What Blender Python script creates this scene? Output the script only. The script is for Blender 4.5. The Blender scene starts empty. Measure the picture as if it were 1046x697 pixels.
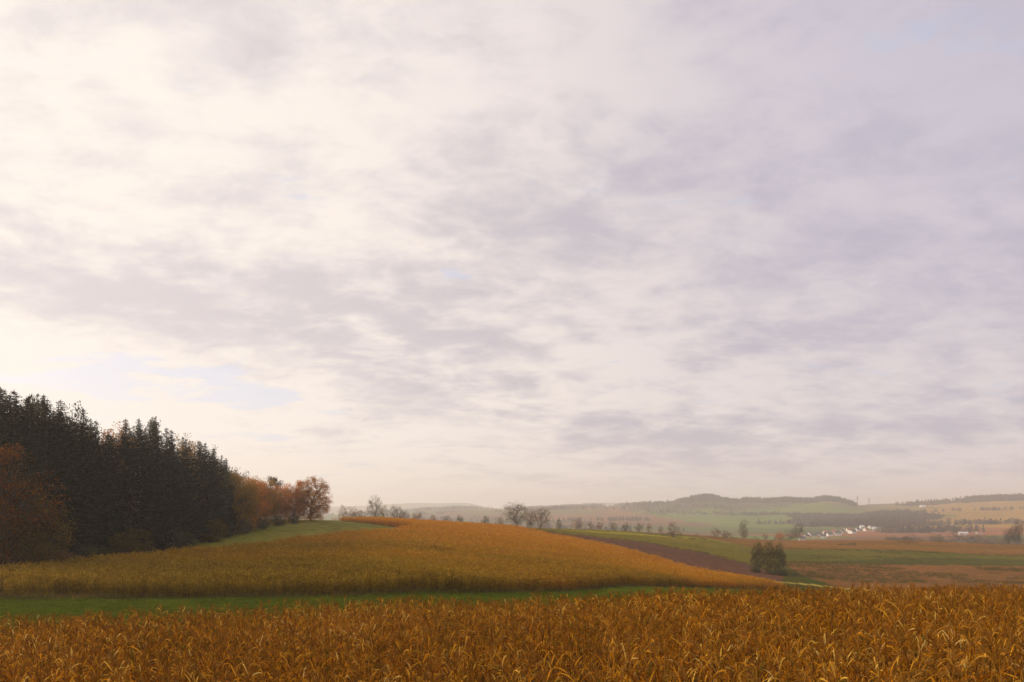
import bpy, math, random
import numpy as np
from mathutils import Vector, Matrix

R = math.radians
F = 814.0; CX = 523.0; HY = 520.0        # photo focal length (px), centre column, horizon row
scene = bpy.context.scene
col = scene.collection
rnd = random.Random(7)
nrs = np.random.RandomState(11)

# ------------------------------------------------------------------ terrain
# rows: depth (m) -> height (m) at azimuth columns (columns counted as in the photo, 0 left .. 1046 right)
def yy(d, *pts):     # heights given as sight-line rows
    return [(x, -(y - HY) / F * d) for x, y in pts]
ROWS = [
 (0.0,  [(0,-1.7),(1046,-1.7)]),
 (4.0,  [(0,-3.2),(1046,-3.2)]),
 (8.0,  [(0,-5.2),(500,-5.0),(1046,-4.7)]),
 (14.0, [(0,-6.3),(400,-5.9),(800,-5.3),(1046,-5.2)]),
 (22.0, [(0,-7.05),(400,-6.5),(800,-5.5),(1046,-5.4)]),
 (38.0, [(0,-7.9),(400,-7.1),(800,-6.3),(1046,-6.1)]),
 (50.0, [(0,-8.65),(200,-8.3),(400,-7.85),(600,-7.55),(800,-7.2),(1046,-7.0)]),
 (60.0, [(0,-9.0),(400,-8.8),(600,-8.8),(800,-8.9),(900,-8.4),(1046,-8.0)]),
 (85.0, [(0,-9.6),(400,-9.8),(500,-10.1),(600,-10.5),(700,-11.3),(800,-12.5),(1046,-12.5)]),
 (120.0,[(0,-9.4),(200,-9.9),(400,-9.9),(500,-10.9),(600,-12.1),(700,-13.4),(800,-15.5),(900,-17),(1046,-18)]),
 (170.0,[(0,-8.3),(200,-9.7),(300,-9.8),(400,-9.3),(500,-10.4),(600,-12.5),(700,-15.6),(800,-18.2),(900,-21),(1046,-22)]),
 (230.0,[(0,-7.0),(200,-8.2),(300,-7.6),(400,-8.0),(500,-9.5),(600,-13.1),(700,-18.1),(800,-20.5),(900,-24),(1046,-25)]),
 (262.0,[(0,-6),(200,-6.6),(300,-5.6),(350,-5.6),(400,-6.4),(500,-9.0),(600,-13.4),(700,-17.9),(800,-22.2),(900,-25.5),(1046,-26)]),
 (300.0,[(0,-5),(200,-4.6),(300,-4.0),(350,-4.6),(400,-5.8),(450,-7.0),(500,-8.5),(600,-13.4),(700,-17.0),(800,-24),(900,-26.8),(1046,-27)]),
 (360.0,[(0,-6),(200,-5.5),(300,-5.4),(400,-6.8),(500,-8.3),(527,-8.6),(600,-11.8),(700,-17.4),(800,-24.6),(900,-26.2),(1046,-27.2)]),
 (450.0,[(0,-9),(300,-9),(400,-9),(500,-10.0),(600,-12.0),(700,-17.4),(800,-24.2),(900,-25.6),(1046,-28.6)]),
 (600.0,[(0,-15),(300,-15),(400,-16),(500,-16),(600,-16.6),(700,-19.5),(800,-24.3),(900,-24.6),(1046,-27.8)]),
 (900.0,[(0,-30),(400,-33),(600,-38),(1046,-44)]),
 (1400.0,[(0,-44),(400,-46),(700,-49),(800,-51.5),(840,-51),(870,-48),(950,-46),(1046,-42)]),
 (1900.0,[(0,-46),(400,-48),(500,-46),(600,-42),(700,-44),(800,-45),(900,-42),(1046,-32)]),
 (2600.0,[(0,-40),(400,-38),(500,-36),(600,-24),(700,-24),(800,-24),(870,-28),(900,-18),(1046,0)]),
 (3300.0, yy(3300,(0,528),(400,527),(450,523),(500,521),(600,519),(680,516.5),(697,514.5),(712,511.6),(722,510.8),(734,512.3),(750,514.6),(768,513.2),(785,514.2),(803,513),(825,514),(843,511.8),(856,513),(880,518),(920,517),(960,515),(1000,512),(1046,511))),
 (4300.0, yy(4300,(0,526),(340,526),(400,524),(440,521),(480,520),(520,522),(560,520),(620,518),(700,516),(850,517),(900,515.5),(960,513),(1046,509))),
 (6000.0, yy(6000,(0,526),(400,525),(700,521),(1046,516))),
 (8500.0, yy(8500,(0,517),(340,517.5),(380,516.5),(400,515),(430,514),(475,514),(492,517.5),(520,521.5),(560,520),(590,516),(600,513.5),(635,514),(650,517),(700,519),(1046,518))),
 (11500.0,yy(11500,(0,521),(1046,521))),
]
def pchip_slopes(h, d):           # h (n-1,), d (n-1,N)
    n = d.shape[0] + 1
    m = np.zeros((n,) + d.shape[1:])
    m[0] = d[0]; m[-1] = d[-1]
    for i in range(1, n-1):
        a, b = d[i-1], d[i]
        w1 = 2*h[i] + h[i-1]; w2 = h[i] + 2*h[i-1]
        with np.errstate(divide='ignore', invalid='ignore'):
            v = (w1 + w2) / (w1/a + w2/b)
        m[i] = np.where(a*b > 0, v, 0.0)
    return m
def pchip1(xk, yk, x):
    xk = np.asarray(xk, float); yk = np.asarray(yk, float)
    x = np.clip(x, xk[0], xk[-1])
    h = np.diff(xk); d = (np.diff(yk)/h)[:, None]
    m = pchip_slopes(h, d)[:, 0]
    i = np.clip(np.searchsorted(xk, x, side='right')-1, 0, len(xk)-2)
    t = (x - xk[i])/h[i]; hh = h[i]
    return ((2*t**3-3*t**2+1)*yk[i] + (t**3-2*t**2+t)*hh*m[i] + (-2*t**3+3*t**2)*yk[i+1] + (t**3-t**2)*hh*m[i+1])
SK = np.log(np.array([r[0] for r in ROWS]) + 20.0)
def fbm(X, Y, s, seed=0):
    v = np.zeros_like(X); rr = np.random.RandomState(seed)
    for k in range(6):
        a = rr.uniform(0, 6.28); f = (1.6**k)/s; ph = rr.uniform(0, 6.28, 2)
        c, n = math.cos(a)*f, math.sin(a)*f
        v += (0.72**k)*np.sin(X*c+Y*n+ph[0]+1.3*np.sin((X*n-Y*c)*0.7+ph[1]))
    return v/2.2
def colD(X, Y):
    X = np.asarray(X, float); Y = np.asarray(Y, float)
    r = np.hypot(X, Y); a = np.arctan2(X, Y); ac = np.clip(a, -R(42), R(42))
    return CX + F*np.tan(ac), r*np.cos(ac)
def zat(X, Y):
    X = np.atleast_1d(np.asarray(X, float)); Y = np.atleast_1d(np.asarray(Y, float))
    x, D = colD(X, Y)
    Z = np.array([pchip1([p[0] for p in r[1]], [p[1] for p in r[1]], x) if len(r[1]) > 1 else np.full_like(x, r[1][0][1]) for r in ROWS])
    h = np.diff(SK); d = np.diff(Z, axis=0)/h[:, None]
    m = pchip_slopes(h, d)
    s = np.clip(np.log(D+20.0), SK[0], SK[-1]-1e-9)
    i = np.clip(np.searchsorted(SK, s, side='right')-1, 0, len(SK)-2)
    k = np.arange(len(x)); t = (s-SK[i])/h[i]; hh = h[i]
    z = ((2*t**3-3*t**2+1)*Z[i,k] + (t**3-2*t**2+t)*hh*m[i,k] + (-2*t**3+3*t**2)*Z[i+1,k] + (t**3-t**2)*hh*m[i+1,k])
    z = z + fbm(X, Y, 9.0, 3)*np.clip(D/60, 0, 1)*0.10 + fbm(X, Y, 40.0, 5)*np.clip((D-100)/600, 0, 1)*0.5
    z = z + fbm(X, Y, 170.0, 8)*np.clip((D-900)/2000, 0, 1)*3.6 + fbm(X, Y, 55.0, 9)*np.clip((D-2500)/1000, 0, 1)*1.8
    return z
def P(px, D):           # ground point at azimuth column px and forward distance D
    X = (px-CX)/F*D
    return Vector((X, D, float(zat(X, D)[0])))

IP = lambda x, pts: np.interp(x, [p[0] for p in pts], [p[1] for p in pts])
B1 = [(0,50),(200,50),(400,50),(600,51),(750,52),(900,58),(1046,62)]
B2 = [(-200,84),(0,85),(350,90),(500,100),(600,120),(700,150),(800,186),(806,190)]
B3 = [(-200,95),(0,105),(60,117),(120,133),(180,150),(250,174),(300,198),(400,236),(426,256),(432,318),(500,332),(527,326),(600,292),(660,256),(700,232),(750,210),(806,190)]
CR = [(335,306),(390,284),(428,256)]
PL = [(540,340),(600,352),(660,358),(700,334),(760,322),(795,292)]
def in_field2(x, D):
    a = (D > IP(x, B2)) & (D < IP(x, B3)) & (x < 806)
    b = (x > 335) & (x <= 431) & (D > IP(x, CR)) & (D < 320)
    return a | b

# ------------------------------------------------------------------ materials
def new_mat(name):
    m = bpy.data.materials.new(name); m.use_nodes = True
    nt = m.node_tree; nt.nodes.clear()
    return m, nt
def N(nt, t, **kw):
    n = nt.nodes.new(t)
    for k, v in kw.items():
        if k.startswith('i_'): n.inputs[k[2:].replace('_', ' ')].default_value = v
        else: setattr(n, k, v)
    return n
def ramp(nt, stops, interp='LINEAR'):
    n = nt.nodes.new('ShaderNodeValToRGB'); cr = n.color_ramp; cr.interpolation = interp
    while len(cr.elements) < len(stops): cr.elements.new(0.5)
    for e, (p, c) in zip(cr.elements, stops):
        e.position = p; e.color = (*c, 1)
    return n
def math_n(nt, op, a, b=None, c=None):
    n = nt.nodes.new('ShaderNodeMath'); n.operation = op
    for i, v in enumerate((a, b, c)):
        if v is None: continue
        if isinstance(v, (int, float)): n.inputs[i].default_value = v
        else: nt.links.new(v, n.inputs[i])
    return n.outputs[0]
def mixc(nt, f, a, b, blend='MIX'):
    n = nt.nodes.new('ShaderNodeMix'); n.data_type = 'RGBA'; n.blend_type = blend
    for s, v in ((n.inputs[0], f), (n.inputs[6], a), (n.inputs[7], b)):
        if isinstance(v, (int, float)): s.default_value = v
        elif isinstance(v, tuple): s.default_value = (*v, 1)
        else: nt.links.new(v, s)
    return n.outputs[2]

def ground_mat():
    m, nt = new_mat('ground_cover'); L = nt.links
    at = N(nt, 'ShaderNodeAttribute', attribute_name='field')
    geo = N(nt, 'ShaderNodeNewGeometry')
    n1 = N(nt, 'ShaderNodeTexNoise', i_Scale=0.35, i_Detail=8.0, i_Roughness=0.65); L.new(geo.outputs['Position'], n1.inputs['Vector'])
    n2 = N(nt, 'ShaderNodeTexNoise', i_Scale=0.012, i_Detail=5.0, i_Roughness=0.6); L.new(geo.outputs['Position'], n2.inputs['Vector'])
    n3 = N(nt, 'ShaderNodeTexNoise', i_Scale=4.0, i_Detail=4.0, i_Roughness=0.7); L.new(geo.outputs['Position'], n3.inputs['Vector'])
    r1 = ramp(nt, [(0.3,(0.62,0.6,0.58)),(0.7,(1.35,1.3,1.2))]); L.new(n1.outputs['Fac'], r1.inputs[0])
    r2 = ramp(nt, [(0.3,(0.72,0.8,0.8)),(0.7,(1.3,1.15,1.05))]); L.new(n2.outputs['Fac'], r2.inputs[0])
    r3 = ramp(nt, [(0.3,(0.7,0.7,0.7)),(0.7,(1.3,1.3,1.25))]); L.new(n3.outputs['Fac'], r3.inputs[0])
    c = mixc(nt, 1.0, at.outputs['Color'], r1.outputs[0], 'MULTIPLY')
    c = mixc(nt, 1.0, c, r2.outputs[0], 'MULTIPLY')
    c = mixc(nt, 1.0, c, r3.outputs[0], 'MULTIPLY')
    bs = N(nt, 'ShaderNodeBsdfDiffuse', i_Roughness=0.8); L.new(c, bs.inputs['Color'])
    bp = N(nt, 'ShaderNodeBump', i_Strength=0.6, i_Distance=0.15); L.new(n3.outputs['Fac'], bp.inputs['Height']); L.new(bp.outputs[0], bs.inputs['Normal'])
    o = N(nt, 'ShaderNodeOutputMaterial'); L.new(bs.outputs[0], o.inputs[0])
    return m
M_ground = ground_mat()

def leaf_mat(name, stops, trans=0.35, obj=0.35, nscale=0.05, namp=0.5, rough=0.55, gloss=0.15):
    """foliage: per-leaf random + per-plant random + patchiness across the field"""
    m, nt = new_mat(name); L = nt.links
    at = N(nt, 'ShaderNodeAttribute', attribute_name='lr')
    oi = N(nt, 'ShaderNodeObjectInfo'); geo = N(nt, 'ShaderNodeNewGeometry')
    nz = N(nt, 'ShaderNodeTexNoise', i_Scale=nscale, i_Detail=4.0); L.new(geo.outputs['Position'], nz.inputs['Vector'])
    v = math_n(nt, 'MULTIPLY', at.outputs['Fac'], 1-obj)
    v = math_n(nt, 'ADD', v, math_n(nt, 'MULTIPLY', oi.outputs['Random'], obj))
    v = math_n(nt, 'ADD', v, math_n(nt, 'MULTIPLY', math_n(nt, 'SUBTRACT', nz.outputs['Fac'], 0.5), namp))
    rp = ramp(nt, stops); L.new(v, rp.inputs[0])
    d = N(nt, 'ShaderNodeBsdfDiffuse'); L.new(rp.outputs[0], d.inputs['Color'])
    t = N(nt, 'ShaderNodeBsdfTranslucent'); L.new(rp.outputs[0], t.inputs['Color'])
    mx = N(nt, 'ShaderNodeMixShader'); mx.inputs[0].default_value = trans
    L.new(d.outputs[0], mx.inputs[1]); L.new(t.outputs[0], mx.inputs[2])
    last = mx
    if gloss:
        g = N(nt, 'ShaderNodeBsdfGlossy', i_Roughness=rough); g.inputs['Color'].default_value = (1,0.95,0.85,1)
        fr = N(nt, 'ShaderNodeFresnel', i_IOR=1.35)
        m2 = N(nt, 'ShaderNodeMixShader'); L.new(math_n(nt,'MULTIPLY',fr.outputs[0],gloss*4), m2.inputs[0])
        L.new(mx.outputs[0], m2.inputs[1]); L.new(g.outputs[0], m2.inputs[2]); last = m2
    o = N(nt, 'ShaderNodeOutputMaterial'); L.new(last.outputs[0], o.inputs[0])
    return m
CORN = [(0.0,(0.05,0.075,0.01)),(0.10,(0.15,0.12,0.012)),(0.22,(0.22,0.11,0.012)),(0.34,(0.56,0.27,0.014)),(0.45,(0.30,0.10,0.006)),(0.52,(0.09,0.03,0.004)),(0.62,(0.50,0.17,0.008)),(0.76,(0.78,0.36,0.022)),(0.90,(0.80,0.49,0.08)),(1.0,(0.86,0.62,0.20))]
M_corn = leaf_mat('dry_corn_leaf', CORN, trans=0.32, obj=0.3, nscale=0.16, namp=0.55, gloss=0)
M_cornstalk = leaf_mat('dry_corn_stalk', [(0,(0.08,0.05,0.01)),(0.5,(0.22,0.09,0.012)),(1,(0.46,0.25,0.06))], trans=0.0, gloss=0)
M_husk = leaf_mat('corn_husk', [(0,(0.34,0.16,0.03)),(1,(0.56,0.34,0.10))], trans=0.1, gloss=0)
def cornfar_mat():
    # ripeness changes over the field: olive in the hollow towards the viewer and the wood, orange on the rise
    m, nt = new_mat('ripening_corn'); L = nt.links
    at = N(nt, 'ShaderNodeAttribute', attribute_name='lr'); geo = N(nt, 'ShaderNodeNewGeometry'); oi = N(nt, 'ShaderNodeObjectInfo')
    sp = N(nt, 'ShaderNodeSeparateXYZ'); L.new(geo.outputs['Position'], sp.inputs[0])
    mp = N(nt, 'ShaderNodeMapping'); mp.inputs['Scale'].default_value = (0.012,0.05,0.0); mp.inputs['Rotation'].default_value=(0,0,R(14)); L.new(geo.outputs['Position'], mp.inputs[0])
    nz = N(nt, 'ShaderNodeTexNoise', i_Scale=1.0, i_Detail=5.0, i_Roughness=0.6); L.new(mp.outputs[0], nz.inputs['Vector'])
    t = math_n(nt, 'ADD', math_n(nt, 'MULTIPLY', sp.outputs['Y'], 1/170.0), math_n(nt, 'MULTIPLY', sp.outputs['X'], 1/260.0))
    t = math_n(nt, 'SUBTRACT', t, 0.48)
    t = math_n(nt, 'ADD', t, math_n(nt, 'MULTIPLY', math_n(nt, 'SUBTRACT', nz.outputs['Fac'], 0.5), 2.4))
    t = math_n(nt, 'ADD', t, math_n(nt, 'MULTIPLY', math_n(nt, 'SUBTRACT', oi.outputs['Random'], 0.5), 0.25))
    a = ramp(nt, [(0,(0.08,0.07,0.006)),(0.5,(0.27,0.165,0.010)),(1,(0.50,0.30,0.035))])
    b = ramp(nt, [(0,(0.34,0.12,0.006)),(0.5,(0.54,0.22,0.01)),(1,(0.70,0.37,0.035))])
    L.new(at.outputs['Fac'], a.inputs[0]); L.new(at.outputs['Fac'], b.inputs[0])
    cl = N(nt, 'ShaderNodeClamp'); L.new(t, cl.inputs[0])
    c = mixc(nt, cl.outputs[0], a.outputs[0], b.outputs[0])
    d = N(nt, 'ShaderNodeBsdfDiffuse'); L.new(c, d.inputs['Color']); tr = N(nt, 'ShaderNodeBsdfTranslucent'); L.new(c, tr.inputs['Color'])
    mx = N(nt, 'ShaderNodeMixShader'); mx.inputs[0].default_value = 0.3; L.new(d.outputs[0], mx.inputs[1]); L.new(tr.outputs[0], mx.inputs[2])
    o = N(nt, 'ShaderNodeOutputMaterial'); L.new(mx.outputs[0], o.inputs[0])
    return m
M_cornfar = cornfar_mat()
def plain(name, c, nscale=3.0, amp=0.35, rough=0.8):
    m, nt = new_mat(name); L = nt.links
    tc = N(nt, 'ShaderNodeTexCoord'); nz = N(nt, 'ShaderNodeTexNoise', i_Scale=nscale, i_Detail=6.0); L.new(tc.outputs['Object'], nz.inputs['Vector'])
    rp = ramp(nt, [(0.25, tuple(v*(1-amp) for v in c)), (0.75, tuple(min(1, v*(1+amp)) for v in c))]); L.new(nz.outputs['Fac'], rp.inputs[0])
    b = N(nt, 'ShaderNodeBsdfPrincipled', i_Roughness=rough); L.new(rp.outputs[0], b.inputs['Base Color'])
    o = N(nt, 'ShaderNodeOutputMaterial'); L.new(b.outputs[0], o.inputs[0])
    return m
M_bark = plain('bark', (0.055,0.038,0.026), 2.0)
M_needle = leaf_mat('spruce_needles', [(0,(0.010,0.011,0.005)),(0.6,(0.015,0.017,0.007)),(1,(0.022,0.022,0.009))], trans=0.0, obj=0.25, nscale=0.15, namp=0.3, gloss=0)
M_orange = leaf_mat('orange_leaves', [(0,(0.30,0.09,0.012)),(0.5,(0.55,0.18,0.016)),(1,(0.70,0.30,0.03))], trans=0.5, nscale=0.25, gloss=0)
M_rust = leaf_mat('rusty_leaves', [(0,(0.24,0.10,0.02)),(0.5,(0.46,0.19,0.03)),(1,(0.62,0.30,0.05))], trans=0.5, nscale=0.25, gloss=0)
M_russet = leaf_mat('dark_russet_leaves', [(0,(0.035,0.028,0.008)),(0.45,(0.08,0.035,0.008)),(0.75,(0.18,0.055,0.008)),(1,(0.26,0.10,0.012))], trans=0.3, nscale=0.35, namp=1.1, gloss=0)
M_shade = leaf_mat('shaded_yellow_leaves', [(0,(0.04,0.035,0.008)),(0.5,(0.11,0.075,0.01)),(1,(0.24,0.14,0.015))], trans=0.3, nscale=0.25, gloss=0)  # olive yellow leaves darkened in colour for the shade along the wood's foot
M_olive = leaf_mat('olive_yellow_leaves', [(0,(0.12,0.09,0.012)),(0.5,(0.30,0.17,0.02)),(1,(0.50,0.26,0.03))], trans=0.45, nscale=0.25, gloss=0)
M_brown = leaf_mat('brown_leaves', [(0,(0.13,0.08,0.05)),(0.5,(0.22,0.13,0.07)),(1,(0.34,0.19,0.09))], trans=0.25, nscale=0.25, gloss=0)
M_dkgreen = leaf_mat('dark_green_leaves', [(0,(0.035,0.04,0.02)),(0.5,(0.075,0.08,0.035)),(1,(0.14,0.13,0.055))], trans=0.2, nscale=0.25, gloss=0)
M_willow = leaf_mat('grey_green_leaves', [(0,(0.08,0.075,0.025)),(0.5,(0.16,0.13,0.04)),(1,(0.25,0.19,0.055))], trans=0.25, nscale=0.25, gloss=0)
M_farwood = leaf_mat('far_wood_leaves', [(0,(0.04,0.045,0.035)),(0.4,(0.09,0.075,0.055)),(0.7,(0.14,0.10,0.06)),(1,(0.30,0.17,0.07))], trans=0.1, obj=0.7, nscale=0.006, namp=0.7, gloss=0)
M_grass = leaf_mat('grass_blades', [(0,(0.06,0.08,0.006)),(0.6,(0.10,0.13,0.010)),(1,(0.18,0.17,0.02))], trans=0.3, nscale=0.1, gloss=0)
M_weed = leaf_mat('weed_tufts', [(0,(0.05,0.06,0.012)),(0.5,(0.14,0.11,0.02)),(1,(0.26,0.17,0.05))], trans=0.3, nscale=0.1, gloss=0)

# ------------------------------------------------------------------ mesh helpers
class MB:
    def __init__(s): s.v = []; s.f = []; s.a = []; s.mi = []; s.m = 0
    def quad(s, a, b, c, d, lr):
        i = len(s.v); s.v += [a, b, c, d]; s.a += [lr]*4; s.f.append((i, i+1, i+2, i+3)); s.mi.append(s.m)
    def tube(s, pts, rads, n=5, lr=0.5):
        base = len(s.v)
        for k, (p, r) in enumerate(zip(pts, rads)):
            p = Vector(p)
            if k == 0: t = Vector(pts[1])-p
            elif k == len(pts)-1: t = p-Vector(pts[k-1])
            else: t = Vector(pts[k+1])-Vector(pts[k-1])
            if t.length < 1e-6: t = Vector((0,0,1))
            t.normalize(); u = t.orthogonal().normalized() if abs(t.z) < 0.9 else Vector((1,0,0)).cross(t).normalized(); w = t.cross(u)
            for j in range(n):
                a = 2*math.pi*j/n; q = p + (u*math.cos(a)+w*math.sin(a))*r
                s.v.append(tuple(q)); s.a.append(lr)
        for k in range(len(pts)-1):
            for j in range(n):
                a = base+k*n+j; b = base+k*n+(j+1) % n
                s.f.append((a, b, b+n, a+n)); s.mi.append(s.m)
        s.f.append(tuple(base+(len(pts)-1)*n+j for j in range(n))); s.mi.append(s.m)
    def box(s, c, d, rz=0, lr=0.5):
        x, y, z = (v/2 for v in d); i = len(s.v); ca, sa = math.cos(rz), math.sin(rz)
        for X, Y, Z in ((-x,-y,-z),(x,-y,-z),(x,y,-z),(-x,y,-z),(-x,-y,z),(x,-y,z),(x,y,z),(-x,y,z)):
            s.v.append((c[0]+X*ca-Y*sa, c[1]+X*sa+Y*ca, c[2]+Z)); s.a.append(lr)
        for q in ((3,2,1,0),(4,5,6,7),(0,1,5,4),(1,2,6,5),(2,3,7,6),(3,0,4,7)):
            s.f.append(tuple(i+k for k in q)); s.mi.append(s.m)
    def mesh(s, name, mats, smooth=False):
        me = bpy.data.meshes.new(name); me.from_pydata([tuple(v) for v in s.v], [], s.f)
        at = me.attributes.new('lr', 'FLOAT', 'POINT'); at.data.foreach_set('value', np.array(s.a, dtype=np.float32))
        for m in (mats if isinstance(mats, (list, tuple)) else [mats]): me.materials.append(m)
        if any(s.mi): me.polygons.foreach_set('material_index', np.array(s.mi, dtype=np.int32))
        if smooth: me.polygons.foreach_set('use_smooth', [True]*len(me.polygons))
        me.update(); return me
def link(name, me, parent=None, loc=None, rz=0, sc=1):
    o = bpy.data.objects.new(name, me); col.objects.link(o)
    if parent: o.parent = parent
    if loc is not None: o.location = loc
    o.rotation_euler = (0,0,rz); o.scale = (sc,sc,sc) if isinstance(sc,(int,float)) else sc
    return o
def tag(o, label=None, cat=None, group=None, kind=None):
    if label: o['label'] = label
    if cat: o['category'] = cat
    if group: o['group'] = group
    if kind: o['kind'] = kind
    return o

# ------------------------------------------------------------------ ground sheet (polar grid, one surface cut into named fields)
az_f = np.arange(-R(38), R(38)+1e-6, R(0.125))
az = np.concatenate([np.arange(-math.pi, -R(38)-R(1.5), R(3)), az_f, np.arange(R(39.5), math.pi-R(1.5), R(3))])
rings = [0.6]
while rings[-1] < 11400: rings.append(rings[-1]*(1.02 if rings[-1] > 20 else 1.08))
rings = np.array(rings)
A, RR = np.meshgrid(az, rings); GX = RR*np.sin(A); GY = RR*np.cos(A)
shp = GX.shape; GZ = zat(GX.ravel(), GY.ravel()).reshape(shp)
gx, gD = colD(GX.ravel(), GY.ravel()); front = (np.abs(A.ravel()) < R(60))
# wood and field classification
cls = np.full(gx.shape, 6)                         # 6 hills
wob = fbm(GX.ravel(), GY.ravel(), 6.0, 21)*1.0
D_ = gD + wob
hills = gD > 640
b1, b2, b3 = IP(gx, B1), IP(gx, B2), IP(gx, B3)
cls[D_ < b1] = 0                                   # near corn soil
cls[(D_ >= b1) & (D_ < b2) & (gx < 820)] = 1       # grass strip
cls[(D_ >= b1) & (gx >= 820) & (D_ < 330)] = 1
f2 = in_field2(gx, D_)
cls[f2] = 2
mid = (D_ >= b2) & ~f2 & (gD <= 640) & (cls == 6)
cls[mid] = 3                                       # meadow
pl = (gx > 535) & (gx < 800) & (D_ >= b3) & (D_ < IP(gx, PL)) & (cls != 1)
cls[pl] = 4                                        # ploughed
rdl = np.interp(D_, [205,235,300,372],[900,850,818,797]) 
rd = (gx > rdl) & (D_ > 190) & (gD < 372+ (gx-800)*0.02)
cls[rd] = 5                                        # reddish fallow
C = np.zeros((len(gx), 3))
C[cls==0] = (0.10,0.055,0.025); C[cls==1] = (0.095,0.13,0.010); C[cls==2] = (0.09,0.06,0.025)
C[cls==3] = (0.17,0.145,0.022); C[cls==4] = (0.145,0.075,0.05); C[cls==5] = (0.20,0.10,0.036); C[cls==6] = (0.12,0.12,0.04)
def setc(mask, c, a=1.0): C[mask] = C[mask]*(1-a) + np.array(c)*a
m3 = cls == 3
setc(m3 & (gx < 440), (0.19,0.20,0.03))
wq = np.clip((gx-235)/80,0,1)[:,None]*0.6; mq = m3 & (gx < 440); C[mq] = C[mq]*(1-wq[mq]) + np.array((0.22,0.19,0.055))*wq[mq]
setc((gx>545)&(gx<665)&(D_>b3)&(D_<b3+11)&((cls==4)|(cls==3)), (0.40,0.20,0.06))
setc(m3 & (gx > 500) & (gD > IP(gx,[(500,395),(620,415),(700,470),(800,520)])) & (gD < IP(gx,[(500,410),(620,440),(700,520),(800,545)])), (0.26,0.25,0.03))
setc(m3 & (gx > 660) & (gD > IP(gx,[(660,600),(700,545),(760,480),(800,475),(900,490),(1046,480)])), (0.22,0.10,0.03), 0.85)
setc(m3 & (gx > 800) & (gD <= IP(gx,[(800,480),(900,500),(1046,480)])), (0.13,0.12,0.02))
setc(m3 & (gx > 800) & (gD < IP(gx,[(820,372),(960,440),(1046,450)])), (0.08,0.08,0.02))
setc((cls==1)&(gx>780)&(gD>150), (0.07,0.085,0.02))  # far grass beside the fallow, its shadow put into a darker green
setc(((cls==1)|(cls==4)|(cls==3)|(cls==5))&(gx>790)&(gx<890)&(np.abs(D_-IP(gx,[(790,212),(830,222),(890,236)]))<4), (0.40,0.32,0.08))
# hills: patchwork of fields
hx, hy = GX.ravel(), GY.ravel()
sites = np.column_stack([nrs.uniform(-3500,4500,420), np.exp(nrs.uniform(math.log(620),math.log(9000),420))])
pal = np.array([(0.12,0.17,0.035),(0.14,0.19,0.04),(0.22,0.13,0.05),(0.28,0.16,0.055),(0.12,0.11,0.045),(0.20,0.19,0.05),(0.15,0.08,0.05)])
sc = pal[nrs.randint(0, len(pal), len(sites))]
spx = CX+F*sites[:,0]/sites[:,1]
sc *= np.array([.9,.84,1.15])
sc[(spx>700)&(spx<880)&(sites[:,1]>1300)&(sites[:,1]<3000)] = (0.15,0.20,0.035)
sc[(spx>920)&(sites[:,1]>1800)] = (0.34,0.21,0.05)
sc[(spx>880)&(spx<1010)&(sites[:,1]>1400)&(sites[:,1]<1800)] = (0.30,0.13,0.06)
idx = np.where(hills)[0]
wx = fbm(hx[idx],hy[idx],120,31)*30; wy = fbm(hx[idx],hy[idx],120,32)*30
best = np.full(len(idx), 1e18); bi = np.zeros(len(idx), int)
rot = R(20); lx = np.log(np.maximum(hy[idx],300.0))*1400
for k in range(len(sites)):
    dx = (hx[idx]+wx)-sites[k,0]; dy = lx+wy-math.log(sites[k,1])*1400
    d = (dx*0.8)**2 + (dy*1.5)**2
    mm = d < best; best[mm] = d[mm]; bi[mm] = k
C[idx] = sc[bi]
names = {0:'corn_field_soil',1:'grass_strip',2:'hillside_field_soil',3:'meadow',4:'ploughed_field',5:'fallow_field',6:'hills'}
nr, na = shp
ii, jj = np.meshgrid(np.arange(nr-1), np.arange(na), indexing='ij')
j2 = (jj+1) % na
quads = np.stack([ii*na+jj, (ii+1)*na+jj, (ii+1)*na+j2, ii*na+j2], -1).reshape(-1,4)[:, ::-1]
fc = cls[quads[:,0]]
V = np.column_stack([hx, hy, GZ.ravel()])
for k, nm in names.items():
    q = quads[fc == k]
    if not len(q): continue
    u, inv = np.unique(q.ravel(), return_inverse=True)
    vv = V[u]; cc = C[u]; ff = inv.reshape(-1,4)
    faces = ff.tolist()
    if k == 0:                                     # close the centre under the viewer
        ctr = len(vv); vv = np.vstack([vv, [0,0,-1.7]]); cc = np.vstack([cc, cc[0]])
        loc = {g:i for i, g in enumerate(u)}
        for j in range(na): faces.append([loc[j], loc[(j+1) % na], ctr][::-1])
    me = bpy.data.meshes.new(nm); me.from_pydata(vv.tolist(), [], faces)
    at = me.attributes.new('field', 'FLOAT_COLOR', 'POINT')
    at.data.foreach_set('color', np.column_stack([cc, np.ones(len(cc))]).astype(np.float32).ravel())
    me.polygons.foreach_set('use_smooth', [True]*len(me.polygons)); me.materials.append(M_ground); me.update()
    tag(link(nm, me), kind='structure')
ZMIN = float(GZ.min())

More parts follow.
